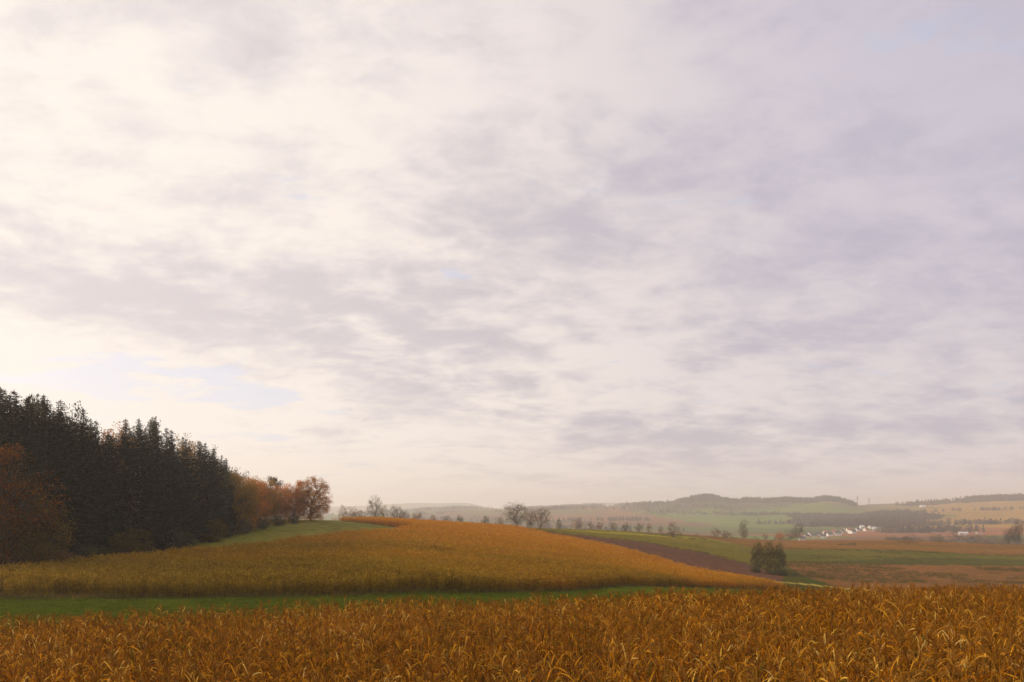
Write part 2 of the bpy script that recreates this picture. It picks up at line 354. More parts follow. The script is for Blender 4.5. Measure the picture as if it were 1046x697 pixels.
# ------------------------------------------------------------------ scatter: one object, its own meshes instanced on its own points
def scatter(name, label, cat, variants, mats, pts, rots, scls, kind='stuff'):
    """variants: list of MB; pts (n,3), rots (n,3), scls (n,)"""
    v, f, a, vid, ptf, mi = [], [], [], [], [], []
    for k, mb in enumerate(variants):
        b = len(v); v += [tuple(p) for p in mb.v]; f += [tuple(b+i for i in q) for q in mb.f]; a += mb.a; vid += [k]*len(mb.v); mi += mb.mi
    nv = len(v); n = len(pts)
    v += [tuple(p) for p in pts]
    me = bpy.data.meshes.new(name); me.from_pydata(v, [], f)
    def attr(nm, typ, arr, fld='value'):
        at = me.attributes.new(nm, typ, 'POINT'); at.data.foreach_set(fld, arr)
    attr('lr', 'FLOAT', np.array(a+[0]*n, dtype=np.float32))
    attr('vid', 'INT', np.array(vid+list(nrs.randint(0, len(variants), n)), dtype=np.int32))
    attr('ispt', 'BOOLEAN', np.array([False]*nv+[True]*n))
    attr('prot', 'FLOAT_VECTOR', np.vstack([np.zeros((nv,3)), rots]).astype(np.float32).ravel(), 'vector')
    attr('pscl', 'FLOAT', np.concatenate([np.ones(nv), scls]).astype(np.float32))
    for m in mats: me.materials.append(m)
    me.polygons.foreach_set('material_index', np.array(mi, dtype=np.int32)); me.update()
    o = link(name, me); tag(o, label, cat, kind=kind)
    g = bpy.data.node_groups.new(name+'_scatter', 'GeometryNodeTree')
    g.interface.new_socket('Geometry', in_out='INPUT', socket_type='NodeSocketGeometry')
    g.interface.new_socket('Geometry', in_out='OUTPUT', socket_type='NodeSocketGeometry')
    nn = g.nodes.new; L = g.links.new
    gi = nn('NodeGroupInput'); go = nn('NodeGroupOutput')
    def na_(nm, t):
        x = nn('GeometryNodeInputNamedAttribute'); x.data_type = t; x.inputs['Name'].default_value = nm; return x.outputs['Attribute']
    sep = nn('GeometryNodeSeparateGeometry'); sep.domain = 'POINT'; L(gi.outputs[0], sep.inputs[0]); L(na_('ispt','BOOLEAN'), sep.inputs[1])
    spl = nn('GeometryNodeSplitToInstances'); spl.domain = 'POINT'; L(sep.outputs[1], spl.inputs[0]); L(na_('vid','INT'), spl.inputs['Group ID'])
    iop = nn('GeometryNodeInstanceOnPoints'); L(sep.outputs[0], iop.inputs['Points']); L(spl.outputs[0], iop.inputs['Instance'])
    iop.inputs['Pick Instance'].default_value = True; L(na_('vid','INT'), iop.inputs['Instance Index'])
    e2r = nn('FunctionNodeEulerToRotation'); L(na_('prot','FLOAT_VECTOR'), e2r.inputs[0]); L(e2r.outputs[0], iop.inputs['Rotation'])
    cb = nn('ShaderNodeCombineXYZ'); s = na_('pscl','FLOAT')
    for i in range(3): L(s, cb.inputs[i])
    L(cb.outputs[0], iop.inputs['Scale']); L(iop.outputs[0], go.inputs[0])
    md = o.modifiers.new('scatter', 'NODES'); md.node_group = g
    return o

# ------------------------------------------------------------------ corn plants
def corn_leaf(mb, r, z0, az_, L_, w, up, droop, lr, seg=7, ox=0, oy=0, twist=0.0, fold=True):
    d = Vector((math.cos(az_), math.sin(az_), 0)); side = Vector((-d.y, d.x, 0))
    p = Vector((ox, oy, z0)); ang = up; pts = []; step = L_/seg
    kink = r.randint(2, seg-1) if r.random() < 0.6 else -1
    for k in range(seg+1):
        t = k/seg; ww = w*(0.55+1.1*t if t < 0.35 else 1.0*(1-((t-0.35)/0.65)**1.6))+0.003
        sd = (side*math.cos(twist*t) + Vector((0,0,1))*math.sin(twist*t))
        pts.append((p.copy(), ww, sd, ang))
        p = p + (d*math.cos(ang) + Vector((0,0,1))*math.sin(ang))*step
        ang -= droop/seg*(0.5+1.2*t)
        if k == kink: ang -= r.uniform(0.6,1.9); side = (side + Vector((r.uniform(-.5,.5), r.uniform(-.5,.5), 0))).normalized()
        side = (side + d*r.uniform(-0.12,0.12)).normalized()
    base = len(mb.v); n3 = 3 if fold else 2
    for (p, ww, sd, an) in pts:
        nrm = Vector((0,0,1))*0.25*ww
        if fold:
            mb.v += [p - sd*ww/2 + nrm, p, p + sd*ww/2 + nrm]
            mb.a += [lr]*3
        else:
            mb.v += [p - sd*ww/2, p + sd*ww/2]; mb.a += [lr]*2
    for k in range(seg):
        for j in range(n3-1):
            a = base+k*n3+j; mb.f.append((a, a+1, a+1+n3, a+n3)); mb.mi.append(mb.m)
def corn_variant(seed, h=2.1):
    r = random.Random(seed)
    st, fo, ta, ea = MB(), MB(), MB(), MB()
    lean = (r.uniform(-.10,.10), r.uniform(-.10,.10))
    def at(z): return (lean[0]*z*z/h, lean[1]*z*z/h)
    zs = [0, h*.25, h*.5, h*.75, h*.93]
    st.tube([(at(z)[0], at(z)[1], z) for z in zs], [.016,.015,.013,.010,.006], 6, r.random())
    a0 = r.uniform(0, 6.28); nl = r.randint(8, 12)
    for k in range(nl):
        t = k/(nl-1); z = h*(0.18+0.74*t); x, y = at(z)
        a = a0 + math.pi*k + r.uniform(-.6,.6)
        L_ = (0.50+0.42*math.sin(math.pi*min(1,t*0.8+.15)))*r.uniform(.45,1.1)*(0.8 if t > .85 else 1)
        dry = r.random() < (0.85 if t < .4 else 0.45)
        up = r.uniform(0.7,1.4); droop = r.uniform(2.0,4.2) if dry else r.uniform(0.3,2.2)
        if t > .7: up = r.uniform(0.6,1.3); droop = r.uniform(0.2,2.4)
        lr = min(1, max(0, r.gauss(0.5, 0.3))); 
        if t < .35: lr = r.choice([r.uniform(.5,.62), lr])  # low leaves browner, and darkened to deepen the shade between plants
        corn_leaf(fo, r, z, a, L_, r.uniform(.022,.046), up, droop, lr, ox=x, oy=y, twist=r.uniform(-2.2,2.2))
    x, y = at(h*.93); top = Vector((x, y, h*.93))
    for k in range(9):
        a = r.uniform(0, 6.28); e = r.uniform(.2,.7) if k else 0
        l = r.uniform(.16,.32)
        p1 = top + Vector((math.cos(a)*math.sin(e), math.sin(a)*math.sin(e), math.cos(e)))*l*.6
        p2 = p1 + Vector((math.cos(a)*math.sin(e*1.8), math.sin(a)*math.sin(e*1.8), math.cos(e*1.8)))*l*.5
        ta.tube([top, p1, p2], [.004,.006,.003], 3, r.uniform(.3,.9))
    z = h*r.uniform(.42,.52); x, y = at(z); a = a0 + r.uniform(0, 6.28); tilt = r.uniform(0.4,2.5)
    d = Vector((math.cos(a)*math.sin(tilt), math.sin(a)*math.sin(tilt), math.cos(tilt))); b = Vector((x,y,z))+Vector((math.cos(a),math.sin(a),0))*.02
    ea.tube([b, b+d*.04, b+d*.11, b+d*.19, b+d*.25], [.010,.026,.031,.022,.006], 7, r.random())
    for k in range(4): corn_leaf(ea, r, b.z, a+r.uniform(-.9,.9), .22, .05, 1.5-tilt+r.uniform(-.3,.3), .8, r.random(), seg=4, ox=b.x, oy=b.y, fold=False)
    return st, fo, ta, ea
corn_vars = [corn_variant(100+i, 2.1+0.12*math.sin(i*2.1)) for i in range(9)]
def joined(parts, mats_idx):
    mb = MB()
    for p, mi in zip(parts, mats_idx):
        b = len(mb.v); mb.v += p.v; mb.a += p.a; mb.f += [tuple(b+i for i in q) for q in p.f]; mb.mi += [mi]*len(p.f)
    return mb
corn_joined = [joined(p, (1,0,1,2)) for p in corn_vars]
# plant positions in rows
def corn_points():
    out = []; th = R(24); c, s = math.cos(th), math.sin(th)
    for i in range(-140, 141):
        for j in range(-520, 521):
            u = i*0.70 + rnd.uniform(-.10,.10); v = j*0.30 + rnd.uniform(-.10,.10)
            X = u*c - v*s; Y = 35 + u*s + v*c
            if Y < 9.5: continue
            x = CX+F*X/Y
            if x < -60 or x > 1106: continue
            if math.sin(X*.9+1.7*math.sin(Y*.55))*math.sin(Y*1.1+1.3*math.sin(X*.7)) > .45 and rnd.random() < .8: continue
            if Y < np.interp(x, [p[0] for p in B1], [p[1] for p in B1]) + rnd.uniform(-.5,.4):
                out.append((X, Y))
    return np.array(out)
cp = corn_points()
cz = zat(cp[:,0], cp[:,1])
pts = np.column_stack([cp, cz])
# sight line of the frame's lower edge: keep plants whose tops can show
vis = (-(cz+2.2)/cp[:,1]*F) < (697-HY+25)
pts = pts[vis]
order = np.argsort(pts[:,1] + 0.0*pts[:,0])
pts = pts[order]
inframe = np.abs((CX+F*pts[:,0]/pts[:,1])-523) < 530
infr = np.where(inframe & ((-(pts[:,2]+2.0)/pts[:,1]*F) < 697-HY+8))[0][:300]
mask = np.ones(len(pts), bool); mask[infr] = False
rest = pts[mask]
cmesh = []
for i, (st, fo, ta, ea) in enumerate(corn_vars):
    cmesh.append((st.mesh('stalk', M_cornstalk), fo.mesh('leaves', M_corn, True), ta.mesh('tassel', M_cornstalk), ea.mesh('ear', M_husk)))
protos = []
def corn_plant(i, loc, rz, sc, label, group):
    t = bpy.data.objects.new('corn_plant', None); col.objects.link(t); t.empty_display_size = .2
    t.location = loc; t.rotation_euler = (rnd.gauss(0,.05), rnd.gauss(0,.05), rz); t.scale = (sc,)*3
    tag(t, label, 'corn plant', group)
    for nm, me in zip(('stalk','leaves','tassel','ear'), cmesh[i]):
        o = bpy.data.objects.new(nm, me); col.objects.link(o); o.parent = t
    return t
G_NEAR = 'dry corn plants in the front rows'
for k in infr:
    p = pts[k]
    corn_plant(rnd.randrange(9), tuple(p), rnd.uniform(0,6.28), rnd.uniform(.80,1.08),
               'dry golden brown corn plant in the crowded front rows at the bottom edge', G_NEAR)
# a few taller ones that stick out on the right
for (px, D, s, lab) in ((786, 22.0, 1.30, 'tall corn plant whose raised leaves stand out above the right half of the near field'),
                        (818, 23.0, 1.22, 'tall corn plant right of the one with the raised leaves'),
                        (1003, 30.0, 1.13, 'tall corn plant sticking up near the right edge of the near field'),
                        (12, 15.5, 1.13, 'tall rusty corn plant leaning at the bottom left corner')):
    q = P(px, D); corn_plant(rnd.randrange(9), q, rnd.uniform(0,6.28), s, lab, 'tall corn plants standing above the near field')
n = len(rest)
rots = np.column_stack([nrs.normal(0,.07,n), nrs.normal(0,.07,n), nrs.uniform(0,6.28,n)])
scatter('corn_field', 'dry golden brown corn filling the foreground behind the front rows', 'corn field', corn_joined, [M_corn, M_cornstalk, M_husk], rest, rots, nrs.uniform(.78,1.08,n)*(1+.10*fbm(rest[:,0],rest[:,1],2.5,66)))

# far field: clumps of plants
def corn_clump(seed):
    r = random.Random(seed); mb = MB()
    for k in range(9):
        ox, oy = r.uniform(-.65,.65), r.uniform(-.65,.65); h = r.uniform(1.75,2.25)
        mb.tube([(ox,oy,0),(ox+r.uniform(-.1,.1),oy+r.uniform(-.1,.1),h)], [.02,.008], 3, r.uniform(.1,.6))
        for q in range(8):
            t = q/7; corn_leaf(mb, r, h*(.12+.85*t), r.uniform(0,6.28), r.uniform(.45,.75), r.uniform(.06,.10), r.uniform(.6,1.3), r.uniform(1.0,3.0), min(1,max(0,r.gauss(.3+.4*t,.2))), seg=4, ox=ox, oy=oy, twist=r.uniform(-2,2), fold=False)
    return mb
clumps = [corn_clump(300+i) for i in range(7)]
gs = 1.15
xs = np.arange(-170, 130, gs); ys = np.arange(75, 345, gs)
X, Y = np.meshgrid(xs, ys); X = X.ravel()+nrs.uniform(-.35,.35,X.size); Y = Y.ravel()+nrs.uniform(-.35,.35,Y.size)
xx, DD = colD(X, Y)
k = in_field2(xx, DD + fbm(X,Y,6.0,21)) & (xx > -110) & (xx < 804)
X, Y = X[k], Y[k]
k2 = ~((DD[k] > IP(xx[k],CR)) & (xx[k] < 431) & (nrs.rand(len(X)) > (xx[k]-338)/30)); X, Y = X[k2], Y[k2]; k = np.where(k)[0][k2]
th_ = R(80); u_ = (X*math.cos(th_)+Y*math.sin(th_)+2.5*fbm(X,Y,60.0,14)) % 19.0; k2 = ~((u_ < 1.3) | ((fbm(X,Y,7.0,19) > 1.15) & (nrs.rand(len(X)) < .7))); X, Y = X[k2], Y[k2]; k = k[k2]
p2 = np.column_stack([X, Y, zat(X, Y)]); n = len(p2)
scatter('hillside_corn', 'ripening corn, olive near the grass strip and orange on the rise', 'corn field', clumps, [M_cornfar], p2,
        np.column_stack([np.zeros(n), np.zeros(n), nrs.uniform(0,6.28,n)]), nrs.uniform(.8,1.12,n)*(1+.11*fbm(X,Y,4.0,91))*(.78+.22*np.clip((DD[k]-IP(xx[k],B2))/5,0,1))*(1-0.25*np.clip((xx[k]-640)/160,0,1))*np.where((xx[k]<431)&(DD[k]>IP(xx[k],CR)), np.clip((xx[k]-310)/80,.5,1), 1))

# grass and weeds
def tuft(seed, nb, h, w, spread):
    r = random.Random(seed); mb = MB()
    for k in range(nb):
        corn_leaf(mb, r, 0, r.uniform(0,6.28), h*r.uniform(.6,1.3), w, r.uniform(.7,1.4), r.uniform(.3,1.6), r.random(), seg=3, ox=r.gauss(0,spread), oy=r.gauss(0,spread), fold=False)
    return mb
gv = [tuft(500+i, 26, .16, .022, .3) for i in range(5)]
X = nrs.uniform(-75, 75, 60000); Y = nrs.uniform(34, 190, 60000); xx, DD = colD(X, Y)
k = (DD > IP(xx,B1)-1) & (DD < IP(xx,B2)-.2) & (DD < 120) & (xx > -80) & (xx < 800) & (nrs.rand(len(X)) < np.clip(75/DD,0,1))
X, Y = X[k], Y[k]; n = len(X)
scatter('grass', 'short green grass of the strip between the two cornfields', 'grass', gv, [M_grass], np.column_stack([X,Y,zat(X,Y)]), np.column_stack([np.zeros(n),np.zeros(n),nrs.uniform(0,6.28,n)]), nrs.uniform(.5,1.7,n))
wv = [tuft(540+i, 30, .7, .06, .5) for i in range(5)]
# rough growth on the slopes beyond: fallow, meadow edges
X = nrs.uniform(-160, 420, 90000); Y = np.exp(nrs.uniform(math.log(80), math.log(620), 90000)); xx, DD = colD(X, Y)
w = fbm(X,Y,6.0,21); dens = fbm(X, Y, 18.0, 77)
k = ((np.abs(DD-IP(xx,B2)+.6)<1.0)&(xx<810)&(xx>-40)&(dens>-.2)) | (((xx > 800) & (DD > 285) & (DD < 380) & (dens > -.1)) | ((xx>440)&(xx<806)&(np.abs(DD-IP(xx,PL))<3)) | ((xx>800)&(np.abs(DD-485)<5)) | ((xx>620)&(DD>380)&(dens>.75))) & (xx < 1120) & ~in_field2(xx,DD)
X, Y = X[k], Y[k]; n = len(X)
scatter('rough_grass', 'rusty weeds and rough grass on the fields beyond the valley', 'grass', wv, [M_weed], np.column_stack([X,Y,zat(X,Y)]), np.column_stack([np.zeros(n),np.zeros(n),nrs.uniform(0,6.28,n)]), nrs.uniform(.6,1.3,n))

# ------------------------------------------------------------------ trees
def spray(mb, r, p, size, lr, n=1, flat=0.0):
    for _ in range(n):
        a = Vector((r.gauss(0,1), r.gauss(0,1), r.gauss(0,1)*(1-flat))).normalized(); b = a.orthogonal().normalized()
        b = (b*math.cos(1.7*r.random()) + a.cross(b)*math.sin(1.7*r.random())).normalized()
        s = size*r.uniform(.6,1.3); q = p
        mb.quad(q-a*s*.5, q-b*s*.28+a*s*.05, q+a*s*.5, q+b*s*.28-a*s*.05, lr)
def broadleaf(seed, h, w, crown_base=.18, lpc=16, leaf=.35, limbs=14, subs=9, clus=.9, trunk_r=None, multi=1, rough=.22, solid=.35, top=1.0):
    r = random.Random(seed); tr, cr = MB(), MB()
    rad = trunk_r or h*.022; zc_ = h*(crown_base+(1-crown_base)*.48); rz_ = h*(1-crown_base)*.52; rx_ = w/2
    ph = [r.uniform(0,6.28) for _ in range(4)]
    def lump(d): return 1+rough*(math.sin(3*d.x+ph[0])*math.sin(2.6*d.y+ph[1]+d.z*2)+.6*math.sin(5*d.z+4*d.x+ph[2])*math.sin(5*d.y+ph[3]))
    def onell(k):
        d = Vector((r.gauss(0,1), r.gauss(0,1), r.gauss(0,1))).normalized(); m = k*lump(d)
        return Vector((d.x*rx_*m, d.y*rx_*m, zc_+d.z*rz_*m*(top if d.z > 0 else 1)))
    def curve(a, b, sag, n=4):
        out = []
        for i in range(n+1):
            t = i/n; p = a.lerp(b, t); p.z += math.sin(math.pi*t)*sag
            if 0 < i < n: p += Vector((r.gauss(0,.04), r.gauss(0,.04), r.gauss(0,.04)))*(b-a).length
            out.append(p)
        return out
    stems = []
    for m_ in range(multi):
        b0 = Vector((0,0,-.3)) if multi == 1 else Vector((r.gauss(0,w*.08), r.gauss(0,w*.08), -.2))
        e = Vector((r.gauss(0,w*.04), r.gauss(0,w*.04), h*.72)) if multi == 1 else Vector((r.gauss(0,w*.22), r.gauss(0,w*.22), h*r.uniform(.5,.75)))
        c = curve(b0, e, 0, 6); stems.append(c); rr = rad/(1 if multi == 1 else 1.7)
        tr.tube(c, [rr*1.25]+[rr*(1-i/6.3)**1.25 for i in range(1,7)], 7, .5)
    lends = []
    for i in range(limbs):
        tgt = onell(r.uniform(.35,.62)); st = stems[i % multi]
        zb = max(h*crown_base*.9, tgt.z - (tgt-Vector((0,0,tgt.z))).length*r.uniform(.6,1.1)-h*.04); k = min(5, max(1, int(zb/(h*.72)*6)))
        c = curve(st[k], tgt, .05*h, 4); q = rad*.42; tr.tube(c, [q, q*.8, q*.6, q*.45, q*.3], 5, .5); lends.append((c, q))
    for i in range(limbs*subs):
        tgt = onell(r.uniform(.78,1.0)) if r.random() > solid else onell(r.uniform(.3,.8))
        if tgt.z < .25: tgt.z = .25+r.random()*.4
        c, q = min(lends, key=lambda lc: (lc[0][4]-tgt).length*r.uniform(.8,1.3)); st = c[r.choice((2,3,4))]
        cc_ = curve(st, tgt, .015*h, 3); tr.tube(cc_, [q*.32, q*.25, q*.18, q*.08], 3, .5)
        for t in range(3):
            e = tgt + Vector((r.gauss(0,1), r.gauss(0,1), r.gauss(.2,.8)))*clus; tr.tube([cc_[2], (cc_[2]+e)/2+Vector((0,0,.1)), e], [q*.14, q*.09, q*.04], 3, .5)
        g = min(1, max(0, r.gauss(.5,.22)))
        for _ in range(lpc):
            p = tgt + Vector((max(-1.9,min(1.9,r.gauss(0,1))), max(-1.9,min(1.9,r.gauss(0,1))), max(-1.5,min(1.2,r.gauss(0,.75)))))*clus
            if p.z > .1: spray(cr, r, p, leaf, min(1,max(0,g+r.gauss(0,.15))))
    return tr, cr
def conifer(seed, h, w, base=.06, rag=.25, leaf=.5):
    r = random.Random(seed); tr, cr = MB(), MB()
    tr.tube([(0,0,-.4),(0,0,h*.3),(r.uniform(-.1,.1),0,h*.7),(0,0,h)], [h*.014,h*.011,h*.006,.03], 7, .5)
    z = h*base
    while z < h*.995:
        t = (z-h*base)/(h*(1-base)); Lm = w/2*(1-t)**.68*(1-.25*max(0,.15-t)/.15)*(1+.18*math.sin(t*19+seed))+.10
        nb = 7 if t < .8 else 4
        for k in range(nb):
            a = r.uniform(0,6.28); L_ = Lm*r.uniform(1-rag*1.6, 1+rag*.7); up = .25*t + r.uniform(-.35,.05)*(1-t)
            d = Vector((math.cos(a), math.sin(a), up)); p0 = Vector((0,0,z)); e = p0+d*L_; e.z += L_*L_*.012
            tr.tube([p0, p0+d*L_*.6, e], [.05,.03,.012], 3, .5)
            m = max(3, int(L_/.42)); g = min(1,max(0,r.gauss(.45,.2)))
            for j in range(m):
                s = (j+.6)/m; p = p0 + (e-p0)*s; p.z -= .35*s*(1-s)*L_*.5
                f_ = .34+.66*min(1,(1-t)*3.0)
                for _ in range(5 if t < .88 else 3):
                    q = p + Vector((r.gauss(0,.30), r.gauss(0,.30), r.gauss(-.12,.16)))*f_
                    spray(cr, r, q, leaf*f_, min(1,max(0,g+.25*(s-.5)+r.gauss(0,.1))), 1, .35)
        z += h*.0165*r.uniform(.7,1.3)*(1 if t < .8 else .7)
    return tr, cr
def pine(seed, h, w):
    r = random.Random(seed); tr, cr = MB(), MB()
    tr.tube([(0,0,-.3),(.2,0,h*.4),(-.1,.1,h*.75),(.2,0,h*.95)], [.25,.2,.14,.05], 6, .5)
    for k in range(18):
        z = h*r.uniform(.66,.93); a = r.uniform(0,6.28); L_ = w/2*r.uniform(.35,.9)*(1.1 if z > h*.78 else .7)
        p0 = Vector((0,0,z)); e = p0+Vector((math.cos(a)*L_, math.sin(a)*L_, r.uniform(.0,.5)*L_*.5))
        tr.tube([p0, (p0+e)/2+Vector((0,0,-.1)), e], [.07,.05,.02], 3, .5)
        for j in range(130):
            q = e.lerp(p0, r.random()*.45) + Vector((r.gauss(0,.5), r.gauss(0,.5), r.gauss(.15,.42)))
            spray(cr, r, q, .32, r.random(), 1, .3)
    return tr, cr
PT = {}
def proto(key, gen, leafmat, bark=M_bark):
    tr, cr = gen; PT[key] = (tr.mesh('trunk', bark, True), cr.mesh('crown', leafmat))
def tree(name, key, px, D, sc, label, cat='tree', group=None, crown_mat=None, dz=0, rz=None):
    q = P(px, D); t = bpy.data.objects.new(name, None); col.objects.link(t)
    t.location = (q.x, q.y, q.z+dz); t.rotation_euler = (0,0, rnd.uniform(0,6.28) if rz is None else rz); t.scale = sc if isinstance(sc, tuple) else (sc,)*3
    tag(t, label, cat, group)
    for nm, me in zip(('trunk','crown'), PT[key]):
        o = bpy.data.objects.new(nm, me); col.objects.link(o); o.parent = t
        if nm == 'crown' and crown_mat:
            o.material_slots[0].link = 'OBJECT'; o.material_slots[0].material = crown_mat
    return t
for i in range(5): proto('spruce%d' % i, conifer(40+i, 25, 8.2+i*.4, .05+.02*(i%3), .22+.05*(i%3)), M_needle)
for i in range(3): proto('maple%d' % i, broadleaf(60+i, 17, 13, .04, 44, .42, limbs=16, subs=14, clus=.80), M_orange)
for i in range(2): proto('bush%d' % i, broadleaf(70+i, 6, 7, .0, 34, .30, limbs=10, subs=12, clus=.5, multi=5), M_olive)
proto('oak', broadleaf(81, 15.5, 13.6, .03, 60, .28, limbs=24, subs=17, clus=.52, trunk_r=.36, rough=.04, solid=.35), M_rust)
proto('pine', pine(5, 16, 6.0), M_dkgreen)
for i in range(3): proto('bare%d' % i, broadleaf(90+i, 11, 10.5, .10, 17, .22, limbs=18, subs=14, clus=.45, rough=.14, trunk_r=.2), M_brown)
for i in range(3): proto('round%d' % i, broadleaf(110+i, 6, 6, .0, 24, .24, limbs=10, subs=9, clus=.42, rough=.25, multi=2, trunk_r=.09), M_brown)
proto('poplar', broadleaf(131, 11, 7.0, .0, 50, .28, limbs=16, subs=13, clus=.5, multi=3, rough=.12, trunk_r=.15), M_willow)

# the wood: dark spruces along its edge (left to right), then the rows behind
edge = [(-150,112),(-90,108),(-40,110),(0,114),(60,128),(120,150),(180,185),(240,236)]
toph = [(0,397),(14,399),(30,404),(48,404),(62,410),(85,418),(98,430),(112,440),(128,424),(142,426),(158,430),(175,440),(190,443),(205,450),(218,458),(229,468)]
ords = ['first','second','third','fourth','fifth','sixth','seventh','eighth','ninth','tenth','eleventh','twelfth','thirteenth','fourteenth','fifteenth','sixteenth']
k = 0
for i, (px, ty) in enumerate(toph):
    D = IP(px, edge) + 3 + rnd.uniform(0,4); q = P(px, D)
    H = -(ty-HY)/F*D - q.z
    lab = ('tall dark spruce at the left edge of the photo, first of the wood' if i == 0 else
           'low spruce at the right end of the dark wood, next to the autumn trees' if i == 15 else
           '%s dark spruce from the left along the front of the wood' % ords[i])
    s = H/25
    tree('spruce_tree', 'spruce%d' % (i % 5), px, D, (max(.85,s)*rnd.uniform(.9,1.35), max(.85,s)*rnd.uniform(.9,1.35), s*rnd.uniform(.95,1.02)), lab, 'spruce', 'spruces along the edge of the wood')
for row in range(1, 5):
    for j in range(15):
        px = -10 + j*16.5 + row*5; 
        if px > 236: continue
        D = float(IP(px, edge)) + 5 + row*6.5 + rnd.uniform(-2,2); q = P(px, D)
        ty = float(IP(px, toph)) + rnd.uniform(-2,22); H = -(ty-HY)/F*D - q.z
        s = H/25
        tree('spruce_tree', 'spruce%d' % rnd.randrange(5), px, D, (max(.9,s), max(.9,s), s), 'dark spruce inside the wood behind its front row', 'spruce', 'spruces inside the wood')
for px, dd, ty, m, lab in ((24,14,405,M_dkgreen,'rounded dark crown among the spruces near the left edge'),(70,16,416,M_dkgreen,'rounded dark crown behind the fifth and sixth spruces'),
                           (118,22,434,M_rust,'rusty rounded crown peeping out between two groups of spruces'),(150,18,428,M_dkgreen,'rounded dark crown in the middle of the wood'),
                           (190,16,447,M_olive,'yellow green rounded crown rising just above the sloping spruce tops'),(214,14,457,M_dkgreen,'rounded dark crown near the right end of the spruces')):
    D = float(IP(px, edge))+dd; H = -(ty-HY)/F*D - P(px, D).z
    tree('rounded_tree', 'maple%d' % (px % 3), px, D, (.75,.75,H/17), lab, 'tree', 'rounded crowns in the wood', m)
for j in range(8):
    px = -170 + j*21; D = float(IP(px, edge)) + 5 + rnd.uniform(0,10)
    tree('spruce_tree', 'spruce%d' % (j % 5), px, D, rnd.uniform(.95,1.1), 'dark spruce of the wood beyond the left edge of the photo', 'spruce', 'spruces left of the view')
tree('maple_tree', 'maple0', 2, 108, (.92,.92,1.06), 'dark orange autumn tree in front of the dark wood at the left edge', 'tree', 'autumn trees of the wood', M_russet)
tree('maple_tree', 'maple1', 38, 111, (.62,.62,.66), 'smaller olive brown tree beside the orange one at the left edge', 'tree', 'autumn trees of the wood', M_shade)
tree('maple_tree', 'maple2', 112, 161, (.72,.72,1.42), 'rusty autumn tree showing between two groups of spruces', 'tree', 'autumn trees of the wood', M_brown)
tree('bush', 'bush0', 133, 142, (1.0,1.0,.95), 'yellowish brown bush at the foot of the spruces', 'bush', 'bushes at the foot of the wood', M_shade)
tree('bush', 'bush1', 62, 119, (.65,.65,.6), 'small rusty bush at the foot of the spruces', 'bush', 'bushes at the foot of the wood', M_brown)
tree('bush', 'bush1', 92, 131, (.7,.7,.6), 'low dark bush between the rusty and the yellowish bush', 'bush', 'bushes at the foot of the wood', M_dkgreen)
tree('bush', 'bush0', 182, 181, (1.1,1.1,.8), 'dark bush at the foot of the right hand spruces', 'bush', 'bushes at the foot of the wood', M_dkgreen)
tree('bush', 'bush1', 215, 210, (1.2,1.2,1.1), 'olive bush where the spruces give way to autumn trees', 'bush', 'bushes at the foot of the wood', M_shade)
def top_to(px, D, ty): return -(ty-HY)/F*D - P(px, D).z
for key, px, D, ty, wid, m, lab in (
    ('maple1',236,238,479,1.0,M_olive,'olive autumn tree beside the last spruce'),
    ('maple0',246,247,484,.85,M_olive,'olive brown tree, second of the autumn row after the spruces'),
    ('maple2',255,254,487,.8,M_orange,'orange brown tree, third of the autumn row after the spruces'),
    ('maple1',264,262,490,.75,M_rust,'brown tree in the middle of the autumn row'),
    ('maple0',272,268,490,.8,M_olive,'olive tree in the autumn row left of the tall pine'),
    ('maple2',282,275,495,.8,M_orange,'orange tree under the tall pine'),
    ('maple1',291,280,499,.7,M_rust,'dull brown tree right of the pine'),
    ('maple0',301,283,491,.75,M_orange,'bright orange tree touching the big oak'),
    ('maple2',262,285,489,.8,M_rust,'rusty tree at the back of the autumn row'),
    ('maple1',244,270,482,.9,M_brown,'brown tree behind the second autumn tree')):
    tree('autumn_tree', key, px, D, (wid,wid,top_to(px,D,ty)/17), lab, 'tree', 'autumn trees right of the spruces', m)
for px, D, s in ((232,226,.8),(250,240,.7),(268,252,.65),(284,262,.6),(300,272,.55)):
    tree('bush', 'bush%d' % (int(px) % 2), px, D, s, 'dark bush at the foot of the autumn trees', 'bush', 'bushes under the autumn trees', M_dkgreen)
tree('pine_tree','pine',282,290,(1,1,top_to(282,290,486)/16.2),'flat topped pine rising above the autumn trees','pine')
tree('oak_tree','oak',319,284,(1,1,top_to(319,284,488)/15.3),'big round oak with thinning rusty leaves at the end of the wood','oak')

